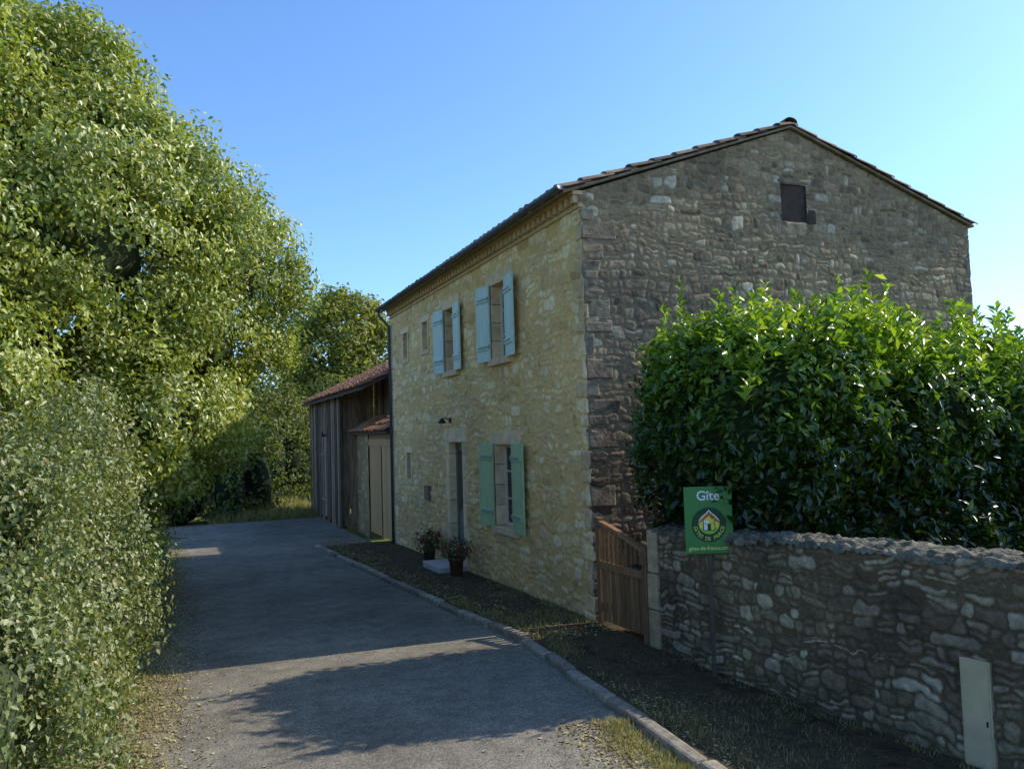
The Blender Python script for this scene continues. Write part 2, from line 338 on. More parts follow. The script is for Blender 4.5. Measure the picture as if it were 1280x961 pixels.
while z<4.95:
    h=rq.uniform(.15,.30); h=min(h,5.0-z); a=(.26,.13)[k%2]+rq.uniform(-.06,.08)
    mb.rbox(HX1-a,HX1+.002,HY0-.010,HY0+.05,z+.01,z+h-.01,.012,0,rq); z+=h;k+=1
mb.obj('corner_stones',house,[M_QUOD],bevel=.018)
z=-.3;k=0; mb=MB()
while z<4.95:
    h=rq.uniform(.25,.4); h=min(h,5.0-z); a=(.4,.22)[k%2]+rq.uniform(-.04,.04)
    mb.rbox(HX0-.022,HX0+.05,HY1-a,HY1+.01,z+.006,z+h-.006,.004,0,rq); z+=h;k+=1
mb.obj('corner_stones',house,[M_QUO],bevel=.012)
mb=MB()
mb.box(HX0-.04,HX0+.02,HY0-.018,HY1,5.0,5.05)
mb.box(HX0-.12,HX0+.02,HY0-.02,HY1,5.150,5.2)
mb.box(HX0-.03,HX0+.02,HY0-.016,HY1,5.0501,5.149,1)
y=HY0
while y<HY1-.08:
    mb.box(HX0-.105,HX0+.02,y,y+.08,5.053,5.147); y+=.17
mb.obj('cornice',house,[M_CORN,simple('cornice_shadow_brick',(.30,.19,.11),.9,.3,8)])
def tile_slope(mb,xe,ze,xr,zr,y0,y1,rr=.095,seed=0,mi=0,lip=.045,jit=1):
    R=random.Random(seed); e=Vector((xe,0,ze)); r=Vector((xr,0,zr)); S=(r-e).length; d=(r-e)/S
    n=Vector((-d.z,0,d.x)); 
    if n.z<0: n=-n
    pitch=.205; nc=int((y1-y0)/pitch); st=.36; k=0
    while k*st<S:
        s0=k*st-.04; s1=min(s0+.46,S+.02)
        for c in range(nc+1):
            yc=y0+c*pitch+R.uniform(-.012,.012)*jit; j=R.uniform(-.02,.02)*jit; lift=R.uniform(.0,.010)*jit
            b=len(mb.v)
            for (s,rad,ht) in ((s0+j,rr,lip+lift),(s1+j,rr*.84,.0)):
                for q in range(7):
                    t=math.radians(-88+q*176/6)
                    p=e+d*s+n*(ht+rad*.62*math.cos(t)+.01); mb.v.append((p.x,yc+rad*math.sin(t),p.z))
            for q in range(7):
                t=math.radians(-88+q*176/6); rad=rr-.016
                p=e+d*(s0+j)+n*(lip+lift+rad*.62*math.cos(t)); mb.v.append((p.x,yc+rad*math.sin(t),p.z))
            for q in range(6):
                mb.f.append((b+q,b+q+1,b+7+q+1,b+7+q)); mb.m.append(mi)
                mb.f.append((b+14+q,b+14+q+1,b+q+1,b+q)); mb.m.append(mi)
        k+=1
def slab(mb,xe,ze,xr,zr,y0,y1,th=.06,mi=1):
    mb.v+= [(xe,y0,ze),(xr,y0,zr),(xr,y1,zr),(xe,y1,ze),(xe,y0,ze-th),(xr,y0,zr-th),(xr,y1,zr-th),(xe,y1,ze-th)]
    b=len(mb.v)-8
    for f in ((0,1,2,3),(7,6,5,4),(0,4,5,1),(1,5,6,2),(2,6,7,3),(3,7,4,0)): mb.f.append(tuple(b+i for i in f)); mb.m.append(mi)
def ridge(mb,x,z,y0,y1,seed=5):
    R=random.Random(seed); y=y0
    while y<y1:
        b=len(mb.v); tl=R.uniform(-.01,.01)
        for (yy,rad,h) in ((y,.11,.02),(y+.42,.10,.0)):
            for q in range(9):
                t=math.radians(-95+q*190/8); mb.v.append((x+tl+rad*math.sin(t),yy,z+h+rad*.6*math.cos(t)-.01))
        for q in range(8): mb.f.append((b+q,b+q+1,b+10+q,b+9+q)); mb.m.append(0)
        y+=.36
mb=MB(); ov=.05
xe=HX0-.26; zeL=EAVE+.055-slope*.26+.01; 
slab(mb,xe,zeL,RX,RZ+.05,HY0-ov,HY1+.1,.03)
xe2=HX1+.08; slab(mb,xe2,EAVE+.055-slope2*.08,RX,RZ+.05,HY0-ov,HY1+.1,.03)
tile_slope(mb,xe-.03,zeL-.01,RX,RZ+.045,HY0-ov+.06,HY1+.08,seed=1,lip=.022)
tile_slope(mb,xe2+.03,EAVE+.05-slope2*.08,RX,RZ+.045,HY0-ov+.06,HY1+.08,seed=2,lip=.012)
ridge(mb,RX,RZ+.085,HY0-ov+.0,HY1+.1)
mb.obj('roof',house,[M_TILE,M_VMORT])
mb=MB(); gx=HX0-.31; gzv_=EAVE+.02
for yy in (HY0-.10,HY1+.12):
    for q in range(9):
        t=math.pi+math.pi*q/8; mb.v.append((gx+.055*math.cos(t),yy,gzv_+.055*math.sin(t)))
for q in range(8): mb.f.append((q,q+1,q+10,q+9)); mb.m.append(0)
mb.f.append(tuple(range(9))); mb.m.append(0); mb.f.append(tuple(range(9,18))[::-1]); mb.m.append(0)
o=mb.obj('gutter',house,[M_GUT],True); sm=o.modifiers.new('th','SOLIDIFY'); sm.thickness=.006
mb=MB(); yy=HY1-.06
mb.tube([(gx,yy,gzv_-.05),(gx,yy,gzv_-.16),(HX0-.07,yy,gzv_-.42),(HX0-.07,yy,-.22)],[.034]*4,10)
mb.obj('downpipe',house,[M_GUT],True)
def window(parent,y0,y1,z0,z1,shm,sw,mull=True,sill=True):
    X=HX0; f=MB(); fx0,fx1=X+.13,X+.18; w=.05
    f.box(fx0,fx1,y0,y0+w,z0,z1); f.box(fx0,fx1,y1-w,y1,z0,z1); f.box(fx0,fx1,y0+w,y1-w,z1-w,z1); f.box(fx0,fx1,y0+w,y1-w,z0,z0+w)
    if mull:
        ym=(y0+y1)/2; f.box(fx0-.006,fx1-.004,ym-.035,ym+.035,z0+w,z1-w)
        for t in (1/3,2/3):
            zz=z0+(z1-z0)*t; f.box(fx0+.01,fx1-.01,y0+w,ym-.035,zz-.012,zz+.012); f.box(fx0+.01,fx1-.01,ym+.035,y1-w,zz-.012,zz+.012)
    win=f.obj('window',parent,[M_WHITE])
    g=MB(); g.box(fx0+.025,fx0+.03,y0+.02,y1-.02,z0+.02,z1-.02); g.obj('glass',win,[M_GLASS])
    s=MB(); t=.15 if mull else .11; P=.022; rr=random.Random(int(y0*100))
    nb=4 if mull else 1; hh=(z1-z0)/nb
    for side in (0,1):
        for k in range(nb):
            e=t+(.07 if k%2 else 0)+rr.uniform(-.01,.01)
            a,b=(y0-e,y0) if side==0 else (y1,y1+e)
            s.box(X-P-rr.uniform(0,.004),X+.2,a,b,z0+k*hh+.004,z0+(k+1)*hh-.004)
    s.box(X-P-.005,X+.2,y0-t-.08,y1+t+.08,z1+.002,z1+.2 if mull else z1+.12)
    s.obj('surround',win,[M_QUO],bevel=.006)
    s=MB(); s.box(X-.07 if mull else X-.03,X+.19,y0-.12,y1+.12,z0-.1,z0-.003); s.obj('sill',win,[M_QUO],bevel=.008)
    if shm:
        for side in (0,1):
            m=MB(); ang=rr.uniform(.04,.14); hy=y0-.005 if side==0 else y1+.005
            sg=-1 if side==0 else 1
            M=Matrix.Translation((X-.045,hy,0))@Matrix.Rotation(sg*ang,4,'Z')
            nb2=4; bw=sw/nb2
            def bx(x0,x1,a,b,za,zb,mi=0):
                lo,hi=(sg*a,sg*b) if sg>0 else (sg*b,sg*a); m.box(x0,x1,lo,hi,za,zb,mi,M)
            for k in range(nb2): bx(-.028,0,k*bw+.002,(k+1)*bw-.002,z0-.02,z1+.02)
            for zz in (z0+.16,z1-.24): bx(-.046,-.0285,.02,sw-.02,zz,zz+.09)
            for zz in (z0+.19,z1-.21): bx(-.052,-.0465,-.03,sw*.8,zz,zz+.03,1)
            m.obj('shutter',win,[shm,M_STRAPB],bevel=.003)
    return win
for a,b,c,d,m,sw in WIN: window(house,a,b,c,d,m,sw,mull=(m is not None))
mb=MB(); X=HX0; y0,y1,z0,z1=DOOR
mb.box(X+.14,X+.19,y0,y1,z0,z1)
for (a,b) in ((z0+.12,z0+.75),):
    for (ya,yb) in ((y0+.08,(y0+y1)/2-.03),((y0+y1)/2+.03,y1-.08)): mb.box(X+.125,X+.1395,ya,yb,a,b)
mb.box(X+.11,X+.139,y0,y0+.06,z0,z1); mb.box(X+.11,X+.139,y1-.06,y1,z0,z1); mb.box(X+.11,X+.139,y0+.06,y1-.06,z1-.07,z1)
door=mb.obj('door',house,[M_DOOR],bevel=.004)
g=MB(); g.box(X+.132,X+.1385,y0+.12,y1-.12,z0+.9,z1-.15); g.obj('glass',door,[M_GLASS])
g=MB(); g.tube([(X+.1,y0+.14,1.05),(X+.06,y0+.14,1.05),(X+.06,y0+.24,1.05)],[.01]*3,8); g.obj('handle',door,[M_IRON],True)
s=MB(); rr=random.Random(9)
for side in (0,1):
    z=gz(13.8)-.05; k=0
    while z<z1-.01:
        h=min(.42,z1-z); e=.16+(.08 if k%2 else 0); a,b=(y0-e,y0) if side==0 else (y1,y1+e)
        s.box(X-.028,X+.2,a,b,z+.004,z+h-.004); z+=h;k+=1
s.box(X-.033,X+.2,y0-.24,y1+.24,z1+.002,z1+.24); s.obj('surround',door,[M_QUO],bevel=.008)
s=MB(); s.box(3.98,X-.03,y0-.12,y1+.12,-.14,.015); s.box(X-.028,X+.14,y0+.001,y1-.001,-.1,.018); s.obj('door_step',house,[simple('white_step_stone',(.50,.46,.40),.8,.2,8)],bevel=.012)
mb=MB(); ly,lz=14.05,2.48
mb.box(X-.04,X-.02,ly-.035,ly+.035,lz-.0,lz+.09)
mb.tube([(X-.04,ly,lz+.05),(X-.11,ly,lz+.10),(X-.18,ly,lz+.07)],[.01]*3,8)
lamp=mb.obj('wall_lamp',house,[M_IRON])
mb=MB(); mb.lathe(X-.18,ly,[(.01,lz+.09),(.035,lz+.07),(.075,lz+.0),(.068,lz-.005),(.0,lz+.02)],14); mb.obj('lamp_shade',lamp,[M_IRON],True)
mb=MB(); mb.box(X-.08,X-.012,15.47,15.70,.98,1.25); mb.box(X-.09,X-.01,15.455,15.715,1.252,1.272); mb.box(X-.084,X-.081,15.52,15.65,1.17,1.182,1)
mb.obj('letter_box',house,[simple('brown_box_metal',(.24,.17,.11),.6,.2,10),M_IRON],bevel=.004)
mb=MB(); a,b,c,d=GW
mb.rbox(a-.02,b+.02,HY0+.015,HY0+.06,c-.02,d+.02,.004,0)
ventw=mb.obj('window',house,[simple('dark_brown_board',(.06,.038,.026),.9,.45,5,bmp=.5,bscale=30)],label="blocked dark brown gable opening")
mb=MB(); P=.014; mb.rbox(b+.002,b+.15,HY0-P,HY0+.12,c-.02,c+.19,.006,0); mb.obj('side_stone',ventw,[simple('near_black_stone',(.07,.048,.035),.95,.4,8,bmp=.6)],bevel=.015)
mb=MB(); mb.rbox(a-.06,b+.06,HY0-P+.002,HY0+.12,d+.002,d+.06,.008,0); mb.obj('lintel',ventw,[M_QUOD],bevel=.015)
mb=MB(); mb.rbox(a+.06,b-.04,HY0-.012,HY0+.12,c-.2,c-.003,.014,0); mb.obj('sill',ventw,[simple('tan_sill_stone',(.42,.30,.18),.9,.4,8,bmp=.7,bscale=30,bdist=.01)],bevel=.025)

# ------------------------------------------------------------------ GARAGE + BARN
gar=empty('garage',(4.52,18.5,-.25),"small stone garage with tan boarded double door and tile roof","garage")
mb=MB(); Y0,Y1=18.56,21.35
n=14; w=(Y1-Y0)/n
for k in range(n): mb.box(4.56,4.60,Y0+k*w+.003,Y0+(k+1)*w-.003,-.22,2.02,0)
mb.box(4.53,4.559,Y0,Y1,2.022,2.2,0)
for yy in ((Y0+Y1)/2-.02,): mb.box(4.545,4.559,yy,yy+.04,-.2,2.0,1)
mb.obj('door',gar,[M_GARD,M_IRON])
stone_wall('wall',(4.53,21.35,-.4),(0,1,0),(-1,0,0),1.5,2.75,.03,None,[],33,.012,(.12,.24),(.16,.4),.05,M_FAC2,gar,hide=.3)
mb=MB(); mb.box(4.55,5.1,18.47,18.555,-.4,2.3); mb.box(4.55,5.1,18.556,21.34,2.201,2.36); mb.box(4.56,5.1,22.75,22.85,-.4,2.34)
mb.obj('wall',gar,[simple('brown_render',(.30,.19,.11),.9,.3,6)])
mb=MB(); slab(mb,4.34,2.38,5.14,2.80,18.5,22.86,.05); tile_slope(mb,4.3,2.38,5.1,2.80,18.56,22.8,seed=8,lip=.03); mb.obj('roof',gar,[M_TILE2,M_SLAB])
barn=empty('wooden_barn',(4.1,22.9,-.3),"old weathered plank barn with orange tiled roof","barn")
def planks(mb,p0,p1,z0,z1f,seed,th=.03,mi=0,wr=(.10,.28),gap=.014,sk=None):
    R=random.Random(seed); p0=Vector(p0);p1=Vector(p1);L=(p1-p0).length;d=(p1-p0)/L; n=Vector((d.y,-d.x,0)); s=0
    while s<L-.01:
        w=min(R.uniform(*wr),L-s); off=R.uniform(-.03,.03); tilt=R.uniform(-.016,.016); g=gap*R.uniform(.4,2.4)
        if not(sk and sk[0]<s+w/2<sk[1]):
            a=p0+d*(s+g/2); b=p0+d*(s+w-g/2); zt=z1f(s+w/2) if callable(z1f) else z1f; zb=z0+R.uniform(0,.25)**1.3
            P=[]
            for zz,tt in ((zb,0),(zt,tilt)):
                for q,o in ((a,off),(b,off),(b,off-th),(a,off-th)): P.append(tuple(Vector((q.x,q.y,zz))+n*o*-1+d*tt*3))
            bb=len(mb.v); mb.v+=P
            for f in ((0,3,2,1),(4,5,6,7),(0,1,5,4),(1,2,6,5),(2,3,7,6),(3,0,4,7)): mb.f.append(tuple(bb+i for i in f)); mb.m.append(mi)
        s+=w
mb=MB()
planks(mb,(4.1,28.6,0),(4.1,22.9,0),-.33,3.5,4,sk=(2.2,3.4))
planks(mb,(4.1,22.9,0),(5.1,22.9,0),-.33,lambda s:3.45+.46*s*.9,5)
planks(mb,(5.15,22.9,0),(5.15,18.5,0),2.6,3.9,6,sk=(2.3,3.65))  # unseen gap left in upper boards, added to let sun reach the road
planks(mb,(4.1,28.62,0),(10.2,28.62,0),-.33,lambda s:3.38+min(s*.44,(6.1-s)*.44),7)
planks(mb,(5.2,21.05,0),(10.2,21.05,0),-.33,lambda s:3.8+min(s*.44,(5.0-s)*.44-.5),17)
mb.obj('wall',barn,[M_PLANK])
mb=MB(); planks(mb,(4.15,26.4,0),(4.15,25.2,0),-.3,2.3,9,wr=(.18,.22)); 
mb.box(4.06,4.10,25.25,26.35,.3,.4); mb.box(4.06,4.10,25.25,26.35,1.7,1.8)
mb.obj('door',barn,[simple('pale_brown_plank',(.32,.24,.165),.9,.35,7,bmp=.6,bscale=20,island=.35,stretch=(4,4,.4))])
mb=MB(); planks(mb,(4.13,26.4,0),(4.13,25.2,0),2.33,3.5,10); mb.box(4.2,4.24,23,28.5,-.3,3.3,1); mb.box(5.25,5.3,20.7,22.8,0,3.9,1); mb.box(4.05,4.12,22.86,22.97,-.35,3.45,0)
mb.obj('wall',barn,[M_PLANK,M_SLAB])
mb=MB(); zr=5.0; xr=7.15; xe=3.82; ze=3.42; bsl=(zr-ze)/(xr-xe)
slab(mb,xe,ze,xr,zr,21.0,28.95,.07); slab(mb,10.5,ze,xr,zr,21.0,28.95,.07)
slab(mb,xe,ze,5.3,ze+bsl*(5.3-xe),18.55,20.998,.06)  # short lean-to roof, cut back out of view so sun reaches the road
tile_slope(mb,xe-.03,ze,xr,zr,21.09,28.9,seed=12); tile_slope(mb,xe-.03,ze,5.3,ze+bsl*(5.3-xe),18.62,20.95,seed=15); tile_slope(mb,10.53,ze,xr,zr,21.09,28.9,seed=13); ridge(mb,xr,zr+.08,21.0,28.9,9)
mb.obj('roof',barn,[M_TILE2,M_SLAB])

# ------------------------------------------------------------------ BOUNDARY WALL
bw=empty('boundary_wall',(4.62,7.49,0),"low rubble stone garden wall with lichen-covered coping","wall")
p0=Vector((4.62,7.47,0)); wd=Vector((.46,-3.57,0)).normalized(); wn=Vector((wd.y,-wd.x,0)); 
if wn.x>0: wn=-wn
WL=7.0; WS=.028
stone_wall('wall',(p0.x,p0.y,-.2),tuple(wd),tuple(wn),WL,1.65,.011,lambda U:1.42+WS*U,[(3.31,3.53,.0,.84)],44,.022,(.045,.13),(.07,.24),.055,M_WALL,bw,hide=.08)
nu,nv=420,34
U,Vv=np.meshgrid(np.linspace(0,WL,nu+1),np.linspace(0,1,nv+1),indexing='ij')
ang=math.pi*Vv
across=.04-.48*(Vv)
hgt=1.185+WS*U+.075*np.sin(ang)**.4+.04*(vnoise(U*2.5,Vv*3,51)-.5)+.045*(vnoise(U*11,Vv*8,52)-.5)+.035*(vnoise(U*34,Vv*20,53)-.5)
across=across+.04*(vnoise(U*6,Vv*4,54)-.5)+.03*(vnoise(U*22,Vv*10,57)-.5)
P=np.array(p0)+U.ravel()[:,None]*np.array(wd)+across.ravel()[:,None]*np.array(wn)+hgt.ravel()[:,None]*np.array([0,0,1.])
idx=np.arange((nu+1)*(nv+1)).reshape(nu+1,nv+1)
F=np.stack([idx[:-1,:-1].ravel(),idx[1:,:-1].ravel(),idx[1:,1:].ravel(),idx[:-1,1:].ravel()],1)
link_mesh('coping',grid_mesh('coping',P,F),bw,[M_COPE],True)
mb=MB(); bk=p0-wn*.40; e=p0+wd*WL; ek=bk+wd*WL
mb.face([bk-Vector((0,0,.2)),ek-Vector((0,0,.2)),ek+Vector((0,0,1.42)),bk+Vector((0,0,1.2))])
mb.obj('wall',bw,[M_WALL],label="plain inner face of the wall")
M=Matrix(((wd.x,wn.x,0,p0.x),(wd.y,wn.y,0,p0.y),(0,0,1,0),(0,0,0,1)))
mb=MB(); rr=random.Random(2); z=-.08
for h in (.45,.38,.46): mb.box(-.1,.06,-.38,.03+rr.uniform(0,.012),z+.004,z+h-.004,0,M); z+=h
mb.obj('end_pillar',bw,[simple('yellowish_pillar_stone',(.42,.31,.18),.9,.35,8,bmp=.6,bscale=30,bdist=.01,island=.3)],bevel=.015)
mb=MB(); mb.box(3.315,3.525,-.1,.026,-.19,.635,0,M); mb.box(3.327,3.513,.027,.034,-.18,.62,0,M)
mb.box(3.49,3.502,.0345,.039,.2,.24,1,M)
mbx=mb.obj('meter_box',None,[M_METER,M_IRON],bevel=.004,label="cream plastic utility meter box set in the garden wall",category="meter box")
gate=empty('garden_gate',(4.55,8.1,0),"brown wooden slatted garden gate with sloping top","gate")
g0=Vector((4.545,8.60,0)); g1=Vector((4.60,7.58,0)); gd=(g1-g0).normalized(); gn=Vector((gd.y,-gd.x,0))
if gn.x>0: gn=-gn
GL=(g1-g0).length; M=Matrix(((gd.x,gn.x,0,g0.x),(gd.y,gn.y,0,g0.y),(0,0,1,0),(0,0,0,1)))
mb=MB(); nb=9; w=(GL-.16)/nb
tp=lambda s:1.17-.25*(s/GL)**1.3
for k in range(nb):
    s=.08+k*w
    for (z_0,z_1,gp) in ((.06,.72,.008),(.7205,None,.028)):
        b=len(mb.v); a0,a1=s+gp,s+w-gp
        t0=z_1 if z_1 else tp(a0); t1=z_1 if z_1 else tp(a1)
        Pq=[(a0,-.012,z_0),(a1,-.012,z_0),(a1,.012,z_0),(a0,.012,z_0),(a0,-.012,t0),(a1,-.012,t1),(a1,.012,t1),(a0,.012,t0)]
        mb.v+=[tuple(M@Vector(p)) for p in Pq]
        for f in ((0,3,2,1),(4,5,6,7),(0,1,5,4),(1,2,6,5),(2,3,7,6),(3,0,4,7)): mb.f.append(tuple(b+i for i in f)); mb.m.append(0)
mb.obj('slats',gate,[M_GATE])
mb=MB()
mb.box(.06,GL-.06,-.045,-.0125,.2,.29,0,M); mb.box(.06,GL-.06,.0125,.034,.66,.75,0,M)
b=len(mb.v); K=8
for i in range(K+1):
    s=.03+(GL-.06)*i/K; t=tp(s)
    for (o_,zz) in ((-.035,t),(.035,t),(.035,t+.05),(-.035,t+.05)): mb.v.append(tuple(M@Vector((s,o_,zz))))
for i in range(K):
    for q in range(4):
        q2=(q+1)%4; mb.f.append((b+i*4+q,b+i*4+q2,b+i*4+4+q2,b+i*4+4+q)); mb.m.append(0)
mb.f.append((b,b+1,b+2,b+3)); mb.m.append(0); e_=b+K*4; mb.f.append((e_,e_+3,e_+2,e_+1)); mb.m.append(0)
mb.obj('rail',gate,[M_GATE],bevel=.004)
mb=MB(); mb.box(0,.075,-.04,.04,-.1,1.25,0,M); mb.obj('post',gate,[M_GATE],bevel=.005)
mb=MB(); mb.box(GL-.075,GL,-.04,.04,-.1,1.02,0,M); mb.obj('post',gate,[M_GATE],bevel=.005)
mb=MB(); mb.box(GL-.2,GL-.06,.046,.056,.78,.82,0,M); mb.tube([M@Vector((GL-.14,.05,.80)),M@Vector((GL-.14,.1,.80)),M@Vector((GL-.2,.1,.80))],[.008]*3,8); mb.obj('latch',gate,[M_IRON])

# ------------------------------------------------------------------ SIGN
YAW=math.radians(-22.16)
sx,sy=4.60,6.46
sign=empty('roadside_sign',(sx,sy,-.05),"green holiday cottage sign with white lettering on slim post","sign")
MS=Matrix.Translation((sx,sy,1.405))@Matrix.Rotation(YAW,4,'Z')
mb=MB(); mb.box(-.02,.02,.012,.04,-1.5,.28,0,MS); mb.obj('post',sign,[M_POST],bevel=.003)
mb=MB(); mb.box(-.2275,.2275,-.006,.006,-.315,.315,0,MS); mb.obj('panel',sign,[flat('sign_green',(.06,.22,.05),.4)],bevel=.003)
def smesh(mb,name,mats): return mb.obj(name,sign,mats)
M_SW=flat('sign_white',(.8,.8,.78)); M_SY=flat('sign_yellow',(.78,.66,.08)); M_SD=flat('sign_dark',(.012,.055,.02)); M_SR=flat('sign_red_orange',(.60,.13,.03)); M_SL=flat('sign_lime',(.30,.52,.06))
def disc(mb,cx,cz,r,y,mi=0,n=36): mb.face([MS@Vector((cx+r*math.cos(2*math.pi*k/n),y,cz+r*math.sin(2*math.pi*k/n))) for k in range(n)],mi)
mb=MB(); cz=-.045
disc(mb,0,cz,.164,-.0080,1); disc(mb,0,cz+.012,.100,-.0095,3)
def poly(pts,y,mi): mb.face([MS@Vector((x,y,z+cz)) for x,z in pts],mi)
poly([(-.095,.012),(-.06,.06),(0,.085),(.06,.06),(.095,.012),(.085,-.03),(-.085,-.03)],-.0110,2)
poly([(-.058,-.055),(.058,-.055),(.058,.045),(-.058,.045)],-.0125,1)
poly([(-.050,-.048),(.0,-.048),(.0,.045),(-.050,.045)],-.0137,0); poly([(.0,-.048),(.050,-.048),(.050,.045),(.0,.045)],-.0137,2)
poly([(-.050,.042),(.050,.042),(0,.085)],-.0137,2)
poly([(-.100,.030),(-.084,.020),(0,.088),(.084,.020),(.100,.030),(0,.126)],-.0150,4)
poly([(-.100,.038),(-.094,.034),(0,.128),(.094,.034),(.100,.038),(0,.142)],-.0160,0)
poly([(-.016,-.048),(.016,-.048),(.016,.012),(-.016,.012)],-.0150,1)
poly([(-.042,.0),(-.026,.0),(-.026,.022),(-.042,.022)],-.0150,3); poly([(.026,.0),(.042,.0),(.042,.022),(.026,.022)],-.0150,3)
smesh(mb,'emblem',[M_SW,M_SD,M_SY,M_SL,M_SR])
def text(body,size,x,z,rot,y,bold=0):
    cu=bpy.data.curves.new('t','FONT'); cu.body=body; cu.size=size; cu.align_x='CENTER'; cu.align_y='CENTER'; cu.offset=bold
    o=bpy.data.objects.new('t',cu); COL.objects.link(o); bpy.context.view_layer.update()
    me=bpy.data.meshes.new_from_object(o.evaluated_get(bpy.context.evaluated_depsgraph_get()))
    bpy.data.objects.remove(o)
    T=MS@Matrix.Translation((x,y,z))@Matrix.Rotation(-rot,4,'Y')@Matrix.Rotation(math.pi/2,4,'X')
    me.transform(T); me.materials.clear(); return me
def join_meshes(mes,name,mat,parent):
    vs=[];fs=[]
    for me in mes:
        b=len(vs); vs+=[tuple(v.co) for v in me.vertices]; fs+=[tuple(b+i for i in p.vertices) for p in me.polygons]
    me=bpy.data.meshes.new(name); me.from_pydata(vs,[],fs); return link_mesh(name,me,parent,[mat])
join_meshes([text("G\u00eete",.125,0,.225,0,-.0085,bold=.0015)],'lettering',M_SW,sign)
mes=[]; s_="GITES DE FRANCE"; 
for i,ch in enumerate(s_):
    if ch==' ': continue
    th=math.radians(192+ (348-192)*i/(len(s_)-1)); mes.append(text(ch,.048,.132*math.cos(th),cz+.132*math.sin(th),th+math.pi/2,-.0105,bold=.0008))
join_meshes(mes,'lettering',flat('sign_ring_lime',(.55,.60,.10)),sign)
join_meshes([text("gites-de-france.com",.050,0,-.265,0,-.0085,bold=.0008)],'lettering',flat('sign_pale_yellow',(.7,.75,.2)),sign)

# ------------------------------------------------------------------ FOLIAGE
def leaf_arrays(C,Nrm,R,L,Wd,droop=.3,curl=.15):
    n=len(C)
    Nn=Nrm/np.linalg.norm(Nrm,axis=1,keepdims=True)
    d=R.randn(n,3); d[:,2]-=droop*2; d-=Nn*(d*Nn).sum(1,keepdims=True); d/=np.linalg.norm(d,axis=1,keepdims=True)+1e-9
    s=np.cross(Nn,d); ln=(L*(.65+.7*R.rand(n)))[:,None]; w=ln*Wd/L
    P=np.empty((n,4,3)); P[:,0]=C; P[:,1]=C+d*ln*.45+s*w*.5+Nn*w*.18; P[:,2]=C+d*ln-Nn*ln*curl; P[:,3]=C+d*ln*.45-s*w*.5+Nn*w*.18
    return P.reshape(-1,3)
def leaf_mesh(name,C,Nrm,tint,seed,L,W,mat,parent,droop=.3,**kw):
    R=rs(seed); P=leaf_arrays(C,Nrm,R,L,W,droop); n=len(C)
    b=np.arange(n)*4; F=np.concatenate([np.stack([b,b+1,b+2],1),np.stack([b,b+2,b+3],1)])
    me=grid_mesh(name,P,F); at=me.attributes.new('tint','FLOAT','POINT'); at.data.foreach_set('value',np.repeat(np.clip(tint,0,1),4).astype(np.float32))
    return link_mesh(name,me,parent,[mat],**kw)
def clumps(blobs,ncl,per,cr,seed,shell=(.72,1.05),zmin=-.3,up=.35,outw=.8,squash=.8,bury=.62,nz=.16,cw=.5):
    R=rs(seed); B=np.array(blobs,float)
    wgt=(B[:,3]*B[:,4]+B[:,4]*B[:,5]+B[:,3]*B[:,5]); bi=R.choice(len(B),ncl,p=wgt/wgt.sum())
    d=R.randn(ncl,3); d/=np.linalg.norm(d,axis=1,keepdims=True)
    f=shell[0]+(shell[1]-shell[0])*R.rand(ncl)**.6
    f*=1+nz*(vnoise(d[:,0]*2.2+bi*3.1,d[:,2]*2.2+d[:,1]*1.7,seed)-.5)*2
    C=B[bi,:3]+d*B[bi,3:]*f[:,None]
    bur=np.zeros(ncl,bool)
    for k in range(len(B)):
        q=np.linalg.norm((C-B[k,:3])/B[k,3:],axis=1); bur|=(q<bury)&(bi!=k)
    keep=(~bur)&(C[:,2]>zmin); C=C[keep]; d=d[keep]; ct=R.rand(len(C)); csz=.6+.8*R.rand(len(C))
    n=(per*csz**1.5).astype(int)+3; ii=np.repeat(np.arange(len(C)),n)
    o=R.randn(len(ii),3); ol=np.linalg.norm(o,axis=1,keepdims=True); o*=np.minimum(1,1.9/ol); o*=cr*csz[ii][:,None]; o[:,2]*=squash; P=C[ii]+o
    nr=R.randn(len(ii),3)*.75+d[ii]*outw+o/cr*.25; nr[:,2]+=up
    t=cw*ct[ii]+(1-cw)*R.rand(len(ii)); k2=P[:,2]>zmin
    return P[k2],nr[k2],t[k2]
def branches(mb,base,tips,r0,seed):
    R=random.Random(seed)
    for t in tips:
        b=Vector(base); t=Vector(t); mid=b.lerp(t,.5)+Vector((R.uniform(-.3,.3),R.uniform(-.3,.3),R.uniform(.0,.4)))
        pts=[b,b.lerp(mid,.5)+Vector((R.uniform(-.08,.08),)*3),mid,mid.lerp(t,.5)+Vector((R.uniform(-.15,.15),R.uniform(-.15,.15),.08)),t]
        mb.tube(pts,[r0,r0*.8,r0*.6,r0*.38,r0*.12],7,cap=False)
        for q in range(4):
            s=mid.lerp(t,R.uniform(.1,.95)); e=s+Vector((R.uniform(-.9,.9),R.uniform(-.9,.9),R.uniform(-.2,.9)))
            mb.tube([s,s.lerp(e,.5)+Vector((0,0,.06)),e],[r0*.25,r0*.17,r0*.05],5,cap=False)
def core(name,blobs,f,mat,parent,seed):
    mb=MB(); R=random.Random(seed)
    for (x,y,z,a,b_,c_) in blobs:
        b=len(mb.v); nu_,nv_=16,10
        for i in range(nv_+1):
            for j in range(nu_):
                th=math.pi*i/nv_; ph=2*math.pi*j/nu_; q=f*(1+R.uniform(-.06,.06))
                mb.v.append((x+a*q*math.sin(th)*math.cos(ph),y+b_*q*math.sin(th)*math.sin(ph),z+c_*q*math.cos(th)))
        for i in range(nv_):
            for j in range(nu_):
                j2=(j+1)%nu_; mb.f.append((b+i*nu_+j,b+(i+1)*nu_+j,b+(i+1)*nu_+j2,b+i*nu_+j2)); mb.m.append(0)
    return mb.obj(name,parent,[mat],True)
